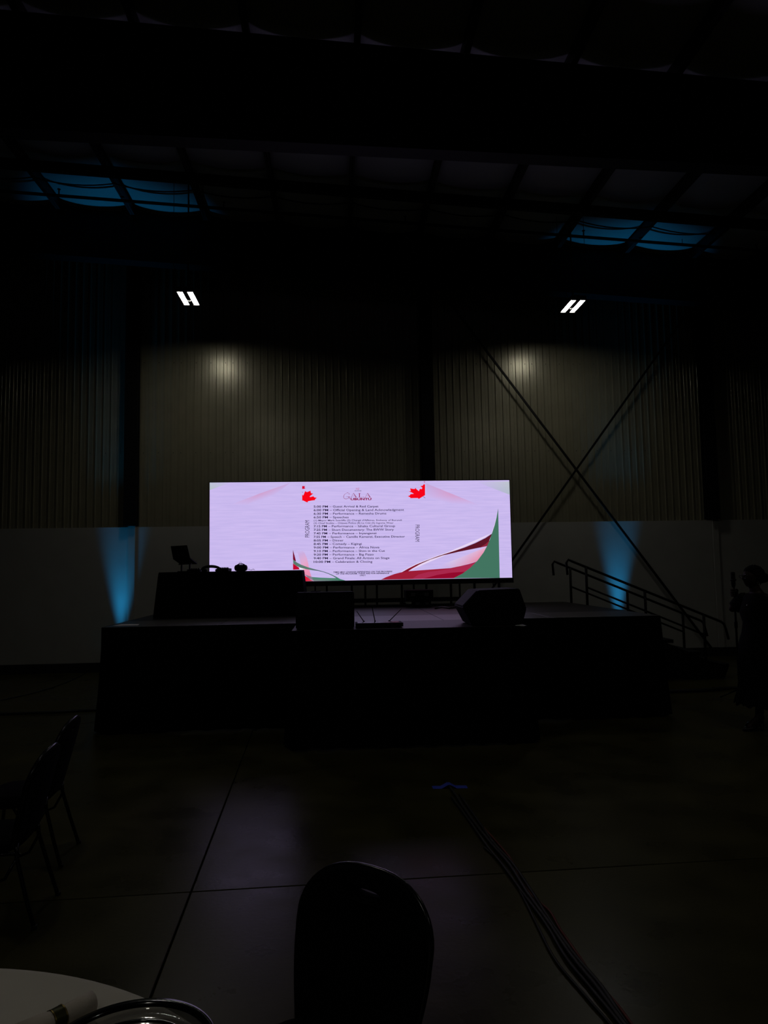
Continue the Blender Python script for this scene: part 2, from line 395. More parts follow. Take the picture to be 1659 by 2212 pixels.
Z = lambda k, ox, oy, L: [(ox+x/k, oy+y/k) for x, y in L]
z1 = lambda L: Z(4.608, 440, 1020, L)
z2 = lambda L: Z(4.608, 760, 1020, L)
z3 = lambda L: Z(7.541, 560, 1180, L)
zl = lambda L: Z(20.74, 640, 1030, L)
zr = lambda L: Z(20.74, 860, 1030, L)
LAV = (202, 185, 238); GREY = (188, 192, 212); PINK = (222, 160, 200)
art('corner_panel', z1([(58, 92), (275, 96), (58, 178)]), [GREY, LAV, (182, 196, 200)])
art('corner_panel', z2([(1235, 95), (1570, 92), (1580, 225)]), [LAV, (190, 196, 206), (176, 186, 200)])
art('pink_ray', z1([(275, 322), (560, 212), (860, 106), (700, 230), (420, 330)]), [LAV, (208, 160, 206), (200, 170, 222), LAV, LAV])
art('pink_ray', z2([(740, 112), (1010, 222), (1270, 328), (1000, 318), (740, 250)]), [(196, 168, 220), (212, 158, 204), LAV, LAV, LAV])
# right artwork
art('pink_fan', z2([(840, 963), (900, 915), (1000, 880), (1130, 830), (1240, 785), (1345, 738), (1310, 800), (1250, 885), (1080, 935), (980, 953)]),
    [LAV, LAV, (214, 196, 236), (216, 186, 226), (224, 180, 214), (226, 176, 208), (230, 150, 178), (228, 140, 168), (216, 170, 204), (206, 178, 222)])
rim = [(1395, 612), (1330, 655), (1230, 705), (1120, 750), (1000, 790), (860, 835), (740, 880), (640, 920), (560, 960), (490, 1000)]
low = [(563, 985), (600, 960), (680, 915), (780, 870), (900, 830), (1060, 793), (1200, 765), (1345, 735)]
art('white_edge', z2([(x-2, y-7) for x, y in rim]+low[:1]+[rim[-1]]), (232, 214, 244))
art('maroon_ribbon', z2(rim+low), [(92, 22, 38)]*5+[(100, 18, 36)]*2+[(124, 16, 40)]*3+[(140, 18, 42)]*2+[(104, 18, 36)]*3+[(92, 20, 38)]*3)
art('red_stripe', z2([(1372, 678), (1345, 736), (1270, 752), (1330, 715)]), (142, 36, 58))
art('crimson_base', z2([(563, 985), (700, 975), (840, 965), (980, 955), (1080, 935), (1180, 910), (1255, 885), (1180, 952), (1100, 1010), (1010, 1056), (290, 1070), (340, 1045), (420, 1015), (480, 999)]), (158, 28, 54))
art('crimson_light_band', z2([(600, 1062), (660, 1020), (760, 993), (900, 975), (1040, 950), (1255, 887), (1180, 952), (1140, 990), (980, 1000), (850, 1022), (710, 1060)]), (168, 40, 76))
art('crimson_dark_band', z2([(710, 1060), (850, 1023), (1000, 1000), (1138, 990), (1010, 1056)]), (146, 8, 44))
art('white_edge', z2([(1452, 352), (1438, 440), (1417, 528), (1391, 605), (1401, 605), (1426, 520)]), (228, 214, 242))
art('green_sweep', z2([(1455, 360), (1471, 1054), (1010, 1056), (1100, 1010), (1180, 950), (1250, 880), (1310, 800), (1345, 735), (1370, 680), (1395, 605), (1420, 530), (1440, 450)]), (66, 116, 96))
# left artwork
art('pink_band', z3([(610, 70), (690, 60), (740, 110), (780, 200), (800, 290), (815, 380), (850, 497), (745, 470), (715, 380), (680, 300), (660, 220), (640, 140)]),
    [LAV, LAV, (206, 172, 220), (222, 170, 210), (232, 160, 196), (236, 150, 186), (232, 140, 176), (236, 140, 172), (236, 150, 186), (226, 170, 208), (214, 172, 216), (202, 172, 224)])
art('maroon_spike', z3([(549, 58), (575, 150), (600, 247), (575, 236), (551, 215)]), (118, 10, 44))
art('red_patch', z3([(551, 280), (600, 318), (645, 345), (662, 376), (551, 382)]), (194, 4, 46))
art('white_sliver', z3([(645, 345), (690, 357), (760, 372), (700, 379), (657, 376)]), (236, 236, 240))
art('grey_patch', z3([(742, 460), (850, 496), (885, 530), (895, 566), (800, 520)]), (140, 122, 142))
art('red_patch', z3([(745, 478), (800, 515), (840, 545), (885, 566), (750, 570)]), [(220, 20, 50), (220, 44, 74), (214, 60, 88), (180, 90, 110), (226, 30, 58)])
up_ = [(552, 215), (575, 236), (610, 262), (680, 300), (800, 345), (900, 373), (980, 393), (1060, 415), (1130, 440), (1200, 470), (1260, 500), (1320, 535), (1405, 558)]
lo_ = [(1330, 560), (1255, 520), (1200, 485), (1120, 448), (1040, 420), (960, 402), (860, 388), (760, 372), (680, 350), (600, 318), (555, 280)]
art('green_ribbon', z3(up_+lo_), [(86, 124, 110)]*5+[(90, 110, 124)]*4+[(78, 114, 108)]*2+[(62, 128, 106)]*4+[(84, 112, 112)]*4+[(92, 120, 108)]*5)
art('green_ribbon', z3([(1255, 520), (1330, 545), (1405, 560), (890, 566), (878, 545), (852, 500), (1000, 512)]), [(62, 130, 104), (62, 130, 104), (62, 126, 104), (120, 130, 130), (100, 130, 122), (80, 134, 120), (64, 136, 112)])
# maple leaves
RED = (248, 4, 24)
art('maple_leaf', zl([(265, 785), (300, 840), (330, 815), (400, 640), (440, 672), (480, 690), (530, 672), (640, 625), (648, 690), (672, 745), (765, 745), (690, 810), (600, 885), (620, 912), (770, 875), (810, 925), (925, 942), (850, 1000), (835, 1050), (680, 1068), (525, 1100), (505, 1155), (400, 1110), (300, 1060), (268, 1080)]), RED)
art('maple_leaf_tip', zl([(265, 420), (395, 420), (365, 480), (415, 520), (340, 545), (265, 550)]), (214, 6, 48))
art('maple_leaf_tip', zl([(265, 660), (305, 710), (265, 720)]), (170, 100, 170))
art('maple_leaf', zr([(1200, 345), (1200, 830), (1150, 855), (1100, 885), (1020, 935), (925, 995), (870, 952), (550, 960), (530, 920), (425, 872), (520, 840), (545, 785), (600, 775), (700, 768), (620, 715), (475, 658), (565, 645), (530, 525), (640, 540), (730, 555), (768, 505), (820, 560), (925, 650), (965, 545), (1060, 555), (1080, 490), (985, 420), (1090, 405), (1140, 340)]), RED)
art('maple_leaf_tip', zr([(1130, 215), (1200, 215), (1195, 270), (1170, 262)]), (190, 90, 140))
art('leaf_stem', zr([(1100, 885), (1120, 882), (1215, 945), (1205, 965)]), (110, 60, 120))

# lettering
INK = emit('ink_dark', srgb(34, 22, 66), SCREEN); INKB = emit('ink_bold', srgb(20, 10, 46), SCREEN); INKR = emit('ink_wine', srgb(142, 18, 74), SCREEN)
def text(s, px0, px1, py, cap, m, bold=0.0, rotz=0, shear=0, name='text_line'):
    """one line of lettering: photo span px0..px1, centre line py, capital height cap (photo pixels)"""
    cu = bpy.data.curves.new('t', 'FONT'); cu.body = s; cu.offset = bold; cu.shear = shear; cu.resolution_u = 2
    o = bpy.data.objects.new('t', cu); C.objects.link(o); me = bake(o, name); bpy.data.curves.remove(cu)
    xs = [v.co.x for v in me.vertices]; a, b = min(xs), max(xs); capu = .70
    LAY[0] += .02; y = YS-.045
    if rotz == 0:
        A, B = P(px0, py[0], YS), P(px1, py[1], YS); hgt = cap/1530*10.55; d = B-A
        for v in me.vertices:
            t = (v.co.x-a)/(b-a); h = (v.co.y/capu-.5)*hgt
            v.co = (A.x+d.x*t, y, A.z+d.z*t+h)
    else:                               # px0,px1 = pixel rows; py = pixel column
        A, B = P(py, px0, YS), P(py, px1, YS); hgt = cap/1530*10.55; d = B-A
        for v in me.vertices:
            t = (v.co.x-a)/(b-a); h = (v.co.y/capu-.5)*hgt*(1 if rotz < 0 else -1)
            v.co = (A.x+d.x*t+h, y, A.z+d.z*t)
    me.materials.clear(); o = lsp(link(name, me, m)); o['kind'] = 'stuff'; return o
rows = [('5:00 PM', '– Guest Arrival & Red Carpet', 708.4, 817, 1094.9), ('6:00 PM', '– Official Opening & Land Acknowledgment', 709, 872, 1102.5),
    ('6:30 PM', '– Performance – Remesha Drums', 708.5, 834, 1110.1), ('6:50 PM', '– Speeches', 708.4, 753, 1117.9),
    ('7:15 PM', '– Performance – Ishaka Cultural Group', 706, 853, 1137.2), ('7:25 PM', '– Short Documentary: The BWW Story', 706.3, 850, 1144.9),
    ('7:45 PM', '– Performance – Inyangenzi', 707, 812.7, 1152.5), ('7:55 PM', '– Speech – Camille Kamanzi, Executive Director', 704, 874, 1160),
    ('8:05 PM', '– Dinner', 708.2, 742, 1167.7), ('8:45 PM', '– Comedy – Kigingi', 707.8, 781, 1175.3),
    ('9:00 PM', '– Performance – Africa Nova', 709, 819, 1182.9), ('9:10 PM', '– Performance – Shim in the Cut', 708, 831, 1190.6),
    ('9:20 PM', '– Performance – Big Fizzo', 708, 807, 1198.2), ('9:40 PM', '– Grand Finale: All Artists on Stage', 708.5, 841, 1205.9),
    ('10:00 PM', '– Celebration & Closing', 713.5, 804, 1213.7)]
sl_ = lambda x: -.0045*(x-677)
for t_, d__, xe, xend, yy in rows:
    text(t_, 677.8, xe, (yy, yy+sl_(xe)), 4.5, INKB, .018)
    text(d__, xe+3.2, xend, (yy+sl_(xe), yy+sl_(xend)), 4.5, INK, .012)
text("(1) Mayor Mark Sutcliffe (2) Chargé d'Affaires, Embassy of Burundi", 677.8, 867.4, (1124.6, 1123.8), 3.4, INK, .010)
text('(3) Chief Stubbs – Ottawa Police (4) La Cité (5) Ingoma Wear', 677.8, 849.6, (1130.5, 1129.8), 3.4, INK, .010)
text('TIMES MAY CHANGE DEPENDING ON THE PROGRESS', 720, 847, (1236, 1234.4), 2.9, INKB, .022, 0, .25)
text('OF THE PROGRAM. THESE ARE FOR REFERENCE', 726, 840.5, (1239.6, 1238.2), 2.9, INKB, .022, 0, .25)
text('ONLY.', 777, 790, (1242.9, 1242.7), 2.9, INKB, .022, 0, .25)
text('PROGRAM', 1161, 1124.5, 663.8, 9.6, INKB, -.004, 1, name='program_text')
text('PROGRAM', 1134, 1170, 901, 9.4, INKB, -.004, -1, name='program_text')
text('UBUNTU', 757.2, 802, (1078.9, 1078.5), 4.4, INKR, .045, name='gala_title')
text('1G', 768.5, 775.8, (1056.5, 1056.5), 4.2, emit('ink_rose', srgb(200, 60, 100), SCREEN), .0, 0, .2, name='small_emblem')
text('INYANGE', 766.2, 780.4, (1061, 1061), 1.9, INK, .01, name='small_emblem')
def strokes(name, segs, m):              # drawn letters: quads of given width at both ends, photo pixels
    mb = MB(); y = YS-.045
    for (x0, y0, w0, x1, y1, w1) in segs:
        if abs(x1-x0) > abs(y1-y0)*3: q = [(x0, y0-w0/2), (x1, y1-w1/2), (x1, y1+w1/2), (x0, y0+w0/2)]
        else: q = [(x0-w0/2, y0), (x0+w0/2, y0), (x1+w1/2, y1), (x1-w1/2, y1)]
        V = [P(a, b, YS) for a, b in q]; mb.bm.faces.new([mb.bm.verts.new((v.x, y, v.z)) for v in V])
    o = lsp(mb.build(name, m)); o['kind'] = 'stuff'; return o
def zs(x, y): return (700+x/10.37, 1030+y/10.37)
def A_(x, w_, b, t):
    L = zs(x, b); R = zs(x+w_, b); T = zs(x+w_*.45, t); h = b-t
    c0 = zs(x+w_*.22, b-h*.33); c1 = zs(x+w_*.72, b-h*.33)
    s0, s1, s2, s3 = zs(x-w_*.07, b), zs(x+w_*.2, b), zs(x+w_*.72, b), zs(x+w_*1.08, b)
    return [(L[0]+.4, L[1], .5, T[0], T[1], .4), (T[0], T[1], 1.0, R[0]-.6, R[1], 1.9), (c0[0], c0[1], .45, c1[0], c1[1], .45), (s0[0], s0[1], .5, s1[0], s1[1], .5), (s2[0], s2[1], .5, s3[0], s3[1], .5)]
sg = A_(600, 125, 465, 372) + A_(915, 120, 465, 372)
a, b = zs(790, 375), zs(790, 465); sg += [(a[0], a[1], 1.7, b[0], b[1], 1.7)]
for xx0, xx1, yy in ((765, 820, 376), (765, 880, 465)): a, b = zs(xx0, yy), zs(xx1, yy); sg += [(a[0], a[1], .5, b[0], b[1], .5)]
a, b = zs(878, 445), zs(884, 465); sg += [(a[0], a[1], .3, b[0], b[1], .9)]
strokes('gala_title', sg, INKR)
gp = [(560, 405), (562, 380), (540, 366), (510, 368), (470, 390), (440, 430), (435, 468), (455, 495), (490, 505), (525, 495), (550, 470), (560, 450)]
strokes('gala_title', [(zs(*p)[0], zs(*p)[1], .75, zs(*q)[0], zs(*q)[1], .75) for p, q in zip(gp, gp[1:])] + [(zs(500, 450)[0], zs(500, 450)[1], .5, zs(572, 450)[0], zs(572, 450)[1], .5), (zs(562, 452)[0], zs(562, 452)[1], 1, zs(566, 505)[0], zs(566, 505)[1], .8)], INKR)
# supports under the screen
for px_ in (681, 706, 760, 789, 814, 868, 894, 921, 974, 993, 1025, 1078):
    x = P(px_, 1280, YS+.06).x; wd = .022 if px_ in (681, 894, 993) else .030
    lsp(MB().box(x-wd/2, x+wd/2, YS+.03, YS+.07, ZD, SB-.055).build('support_leg', M['dark_steel']))
b0, b1 = P(700, 1299, YS+.06), P(1005, 1297, YS+.06)
lsp(MB().box(b0.x, b1.x, YS+.02, YS+.08, b0.z-.03, b0.z+.03).build('base_bar', M['dark_steel']))
lsp(MB().box(SL+.3, SR-.05, YS+.02, YS+.10, ZD, ZD+.03).build('base_bar', M['dark_steel']))
for x in (-1.2, -.1, 1.0, 2.2): lsp(MB().box(x-.03, x+.03, YS+.09, YS+.40, ZD, ZD+.05).build('rear_foot', M['dark_steel']))
for k in range(2):
    p0, p1 = P(1073-8*k, 1258, YS+.0), P(1055+9*k, 1283, YS-.05)
    o = MB().tube([p0, p0.lerp(p1, .5)+Vector((.012, 0, 0)), p1, (p1.x-.05, p1.y, ZD+.012)], .008, 6).build('screen_cable', M['cable'], None, True); lsp(o)

# ================================================================== THINGS ON THE STAGE
# draped table
ZT_ = P(500, 1234, 8.95).z
tb = empty('draped_table', (-1.3, 9.3, ZD)); set_(tb, 'long table under a black cloth on the left of the stage', 'table')
c = [P(343, 1236, 8.95), P(651, 1231, 8.95)]; e = [P(337, 1336, 8.93), P(663, 1331, 8.93)]
tx0, tx1, ty0, ty1 = c[0].x, c[1].x, 8.95, 9.70
def tbp(mb, nm, m, smooth=False): o = mb.build(nm, m, tb, smooth); o.matrix_parent_inverse = tr(1.3, -9.3, -ZD); return o
tbp(MB().box(tx0+.02, tx1-.02, ty0+.02, ty1-.02, ZT_-.035, ZT_-.006), 'table_top', M['black'])
rg = []
for z, ox, amp in ((ZT_, 0, 0), (ZT_-.03, .006, .002), ((ZT_+ZD)/2, .03, .008), (ZD+.006, .055, .012)):
    r = []; s = 0
    cor = [(tx0-ox, ty0-ox*.6), (tx1+ox, ty0-ox*.6), (tx1+ox, ty1+ox), (tx0-ox, ty1+ox)]
    for (p, q) in zip(cor, cor[1:]+cor[:1]):
        for i in range(24):
            t = i/24; s += 1; nx_, ny_ = (q[1]-p[1]), -(q[0]-p[0]); L = math.hypot(nx_, ny_)
            k = amp*math.sin(s*1.9)
            r.append((p[0]+(q[0]-p[0])*t+nx_/L*k, p[1]+(q[1]-p[1])*t+ny_/L*k, z))
    rg.append(r)
m = MB(); m.loops(rg, cap=False); m.bm.faces.new([m.bm.verts.new(p) for p in rg[0]]); tbp(m, 'table_cloth', M['skirt'])
for x in (tx0+.1, tx1-.1):
    for y in (ty0+.1, ty1-.1): tbp(MB().tube([(x, y, ZD), (x, y, ZT_-.03)], .015), 'leg', M['dark_steel'])
# laptop on a stand
YL = 9.30
lt = empty('laptop', P(398, 1220, YL)); set_(lt, 'open laptop silhouetted on a small stand at the left of the table', 'laptop')
lp0 = lt.location.copy()
def ltp(mb, nm, m): o = mb.build(nm, m, lt); o.matrix_parent_inverse = tr(-lp0.x, -lp0.y, -lp0.z); return o
def slab4(q, th):                          # thin plate through four points
    q = [Vector(p) for p in q]; n = (q[1]-q[0]).cross(q[3]-q[0]).normalized()*th; mb = MB()
    a = [mb.bm.verts.new(p) for p in q]; b = [mb.bm.verts.new(p+n) for p in q]
    mb.bm.faces.new(a); mb.bm.faces.new(b[::-1])
    for k in range(4): mb.bm.faces.new((a[k], a[(k+1) % 4], b[(k+1) % 4], b[k]))
    return mb
hl, hr = P(374, 1208, YL), P(411, 1206.5, YL+.03)
ltp(slab4([P(368.7, 1180, YL-.06), P(404, 1178, YL-.03), hr, hl], .007), 'laptop_lid', M['plast'])
ltp(slab4([hl, hr, P(426, 1218.5, YL+.22), P(391, 1220, YL+.19)], .014), 'laptop_base', M['plast'])
ltp(slab4([P(420, 1214, YL+.2), P(421, 1213.6, YL+.2), P(426.5, 1218.3, YL+.22), P(425.5, 1218.8, YL+.22)], .004), 'laptop_edge', M['alum'])
sd = empty('laptop_stand', P(398, 1234, YL)); set_(sd, 'thin two-legged stand holding the laptop above the table', 'stand')
s0 = sd.location.copy()
for px_ in (392.3, 410):
    a = P(px_, 1216, YL+.1); o = MB().tube([(a.x, a.y, ZT_), (a.x, a.y, a.z)], .011).build('leg', M['black'], sd); o.matrix_parent_inverse = tr(*(-s0))
a, b = P(386, 1219, YL+.1), P(414, 1217.5, YL+.1)
o = MB().tube([a, b], .009).build('cross_bar', M['black'], sd); o.matrix_parent_inverse = tr(*(-s0))
a = P(392, 1234, YL+.1); b = P(410, 1234, YL+.1)
o = MB().box(a.x-.03, b.x+.03, YL, YL+.2, ZT_, ZT_+.012).build('foot_plate', M['black'], sd); o.matrix_parent_inverse = tr(*(-s0))
def thingbox(name, label, cat, px0, px1, pyt, Y0, Y1, zb_, bev, m, extra=None, group=None):
    a, b = P(px0, pyt, Y0), P(px1, pyt, Y0); t = empty(name, ((a.x+b.x)/2, (Y0+Y1)/2, zb_)); set_(t, label, cat, group)
    hw, hd, h = (b.x-a.x)/2, (Y1-Y0)/2, a.z-zb_
    MB().box(-hw, hw, -hd, hd, 0, h, bev).build('body', m, t)
    if extra: extra(t, hw, hd, h)
    return t
def knobs(t, hw, hd, h):
    for i in range(5):
        o = MB().lathe([(.010, 0), (.009, .012), (.004, .014)], 10, (-hw*.7+i*hw*.35, -hd*.5, h)).build('knob', M['plast'], t)
    MB().box(-hw*.8, hw*.8, hd*.1, hd*.4, h, h+.004).build('fader_plate', M['alum'], t)
thingbox('dj_mixer', 'flat black mixer lying on the table beside the headphones', 'mixer', 472, 493, 1228, 9.15, 9.45, ZT_, .006, M['plast'], knobs)
thingbox('audio_interface', 'small black box between the laptop stand and the headphones', 'audio box', 404, 431, 1230, 9.15, 9.35, ZT_, .005, M['plast'], knobs)
# headphones, band up
hp = empty('headphones', (P(456, 1230, 9.25).x, 9.25, ZT_)); set_(hp, 'black headphones lying on the table with the band arched up', 'headphones')
ho = hp.location
pts = []
for i in range(17):
    t = math.pi*i/16; a = P(456-20.5*math.cos(t), 1231.5-8*math.sin(t), 9.25); pts.append((a.x-ho.x, 0, max(a.z-ho.z, .01)))
MB().tube(pts, [.012+.006*math.sin(math.pi*i/16) for i in range(17)], 8).build('headband', M['plast'], hp, True)
for i, s in ((0, -1), (16, 1)):
    MB().lathe([(.03, 0), (.034, .012), (.03, .03), (.01, .036)], 16, (pts[i][0]-s*.035, 0, 0)).build('ear_cup', M['fabric'], hp, True)
# rounded bag
def bagx(t, hw, hd, h):
    p = [(-.008+.02*math.cos(a_*.7), 0, h+.012+.02*math.sin(a_*.7)) for a_ in range(9)]
    MB().tube(p, .0022, 5).build('zip_loop', M['cable'], t)
    MB().tube([(-hw*.6, -hd*.1, h-.002), (-hw*.2, 0, h+.012), (hw*.3, 0, h+.008), (hw*.6, 0, h)], .006, 6).build('handle', M['fabric'], t)
thingbox('equipment_bag', 'small rounded black bag standing on the table before the screen', 'bag', 505.5, 532, 1220, 9.2, 9.36, ZT_, .030, M['fabric'], bagx)
pp = [P(535+i*.75, 1231.4-1.6*abs(math.sin(i*1.3))-1.0*math.sin(i*.5), 9.28+.02*math.sin(i)) for i in range(21)]
ct = MB().tube([(p.x, p.y, max(p.z, ZT_+.004)) for p in pp], .0022, 5).build('cable_tangle', M['cable'], None, True); set_(ct, 'thin tangled cable on the table right of the bag', 'cable')
# stage monitors
HEX = [(-.236, 0), (-.327, .177), (-.168, .336), (.236, .345), (.300, .15), (.255, 0)]
def monitor(loc, rz, wid, label):
    t = empty('stage_monitor', loc, rz); set_(t, label, 'speaker', 'stage monitor speakers at the front edge')
    T = tr(0, wid/2, 0) @ rot('X', math.pi/2)
    mb = MB(); mb.prism(HEX, wid, T); bmesh.ops.bevel(mb.bm, geom=list(mb.bm.edges), offset=.008, segments=2, affect='EDGES'); mb.build('cabinet', M['plast'], t)
    a, b = Vector(HEX[1]), Vector(HEX[2]); d = (b-a); n = Vector((-d.y, d.x)).normalized()*.006; a2, b2 = a+d*.06, b-d*.06
    MB().prism([(a2.x, a2.y), (a2.x+n.x, a2.y+n.y), (b2.x+n.x, b2.y+n.y), (b2.x, b2.y)], wid*.9, tr(0, wid*.45, 0) @ rot('X', math.pi/2)).build('grille', M['grille'], t)
    MB().box(.20, .32, -.06, .06, .17, .20, .004, ).build('handle', M['dark_steel'], t)
    for x in (-.18, .2):
        for y in (-wid*.4, wid*.4): MB().lathe([(.015, -.006), (.015, .002)], 10, (x, y, 0)).build('rubber_foot', M['base'], t)
    return t
pm = P(1062, 1353, 7.02)
monitor((pm.x, 7.05, ZD+.006), 0, .50, 'hexagonal-ended black monitor speaker on the right of the stage front')
pm = P(701, 1353, 7.02)
monitor((pm.x+.01, 7.07, ZD+.006), -math.pi/2, .555, 'black monitor speaker turned square-on, left of the antenna unit')
# rack receiver with three antennas
a, b = P(769, 1353, 6.86), P(870, 1353, 6.86)
rc = empty('rack_receiver', ((a.x+b.x)/2, 6.97, ZD)); set_(rc, 'flat rack unit with three thin antennas between the monitor speakers', 'receiver')
hw = (b.x-a.x)/2
MB().box(-hw, hw, -.11, .12, .008, .045, .003).build('body', M['plast'], rc)
MB().box(-hw*.92, hw*.88, -.10, .09, .045, .047).build('top_plate', M['rim'], rc)
MB().box(-hw-.005, hw+.005, -.115, -.108, .008, .045).build('front_plate', M['dark_steel'], rc)
for x0_, x1_, zt in ((-.14, -.21, .15), (-.03, -.06, .20), (.11, .235, .165)):
    q = MB().tube([(x0_, .10, .045), (x1_, .10, zt)], [.005, .0035], 6).build('antenna', M['cable'], rc)
    MB().lathe([(.008, 0), (.008, .014)], 8, (x0_, .10, .04)).build('antenna_base', M['dark_steel'], rc)
for x in (-hw*.8, hw*.8): MB().box(x-.015, x+.015, -.08, .08, 0, .008).build('rubber_foot', M['base'], rc)
def sheet_(label, pts, z, cat='paper', name='paper_sheet'):
    c_ = [G(*p, z) for p in pts]; o = empty(name, (0, 0, 0)); bpy.data.objects.remove(o)
    mb = MB(); k = Vector((0, 0, .002)); A = [mb.bm.verts.new(p+Vector((0, 0, .001))) for p in c_]; B = [mb.bm.verts.new(p+k) for p in c_]
    mb.bm.faces.new(A[::-1]); mb.bm.faces.new(B)
    for i in range(4): mb.bm.faces.new((A[i], A[(i+1) % 4], B[(i+1) % 4], B[i]))
    return set_(mb.build(name, M['paper']), label, cat)
sheet_('white paper sheet lying at the left front corner of the stage', [(243, 1352), (298, 1351), (301, 1348.5), (262, 1349)], ZD)
sheet_('white paper sheet lying beside the right monitor speaker', [(1118, 1349), (1136, 1351), (1132, 1353), (1112, 1351.5)], ZD)
# cases under the screen
def casex(t, hw, hd, h):
    for s in (-1, 1): MB().box(s*hw*.5-.03, s*hw*.5+.03, -hd-.008, -hd, h*.45, h*.75).build('latch', M['alum'], t)
    MB().box(-.05, .05, -hd-.02, -hd, h*.55, h*.65).build('handle', M['dark_steel'], t)
thingbox('equipment_case', 'low black case on the stage under the middle of the screen', 'case', 893, 931, 1298, 10.12, 10.40, ZD, .006, M['plast'], casex)
zc = P(905, 1298, 10.12).z+.001
thingbox('power_distributor', 'black box stacked on the low case under the screen', 'case', 877, 936, 1275, 10.12, 10.42, zc, .006, M['plast'], casex)
zc = P(680, 1286, 10.2).z
bx_ = thingbox('power_box', 'small black box on a post behind the left monitor speaker', 'box', 671, 692, 1277, 10.2, 10.35, zc, .004, M['plast'])
h_ = zc-ZD
MB().box(-.02, .02, -.02, .02, -h_, 0).build('post', M['dark_steel'], bx_); MB().box(-.10, .10, -.08, .08, -h_, -h_+.01).build('foot_plate', M['dark_steel'], bx_)
pts = [Vector((p.x, p.y, ZD+.012)) for p in (G(940, 1316, ZD), G(955, 1313, ZD), G(972, 1316, ZD), G(990, 1314, ZD), G(1003, 1317, ZD))]
set_(MB().tube(pts, .011, 6).build('stage_cable', M['cable'], None, True), 'black cable looping on the deck right of the case', 'cable')

# ================================================================== CEILING SERVICES
sp = empty('sprinkler_pipe', (0, 11.2, zb(0)-.06)); set_(sp, 'thin dark sprinkler pipe running under the roof near the end wall', 'pipe')
def spz(x): return zb(x)-zb(0)
MB().tube([(-8.5, 0, spz(-8.5)), (11, 0, spz(11))], .026).build('pipe', M['dark_steel'], sp, True)
for x in (-7.4, -4.35, -1.75, 1.2, 4.2, 7.2):
    h = MB().tube([(x, 0, spz(x)+.02), (x, 0, spz(x)+.10)], .012, 8).build('sprinkler_head', M['dark_steel'], sp)
    MB().lathe([(.004, .10), (.028, .105), (.02, .115)], 10, (x, 0, spz(x)-.0)).build('deflector', M['dark_steel'], h)
for x in (-5.7, -2.3, 2.6, 5.9): MB().tube([(x, 0, spz(x)), (x, 0, spz(x)+.1)], .005, 6).build('pipe_hanger', M['dark_steel'], sp)
pts = []
for a, b in zip(PX[1:], PX[2:]):
    for i in range(8): t = i/8; X = a+(b-a)*t; pts.append((X, 10.78, zb(X)-.012-.07*(1-(2*t-1)**2)))
set_(MB().tube(pts[:88], .012, 6).build('ceiling_cable', M['cable'], None, True), 'thin cable swagged from purlin to purlin under the roof', 'cable')

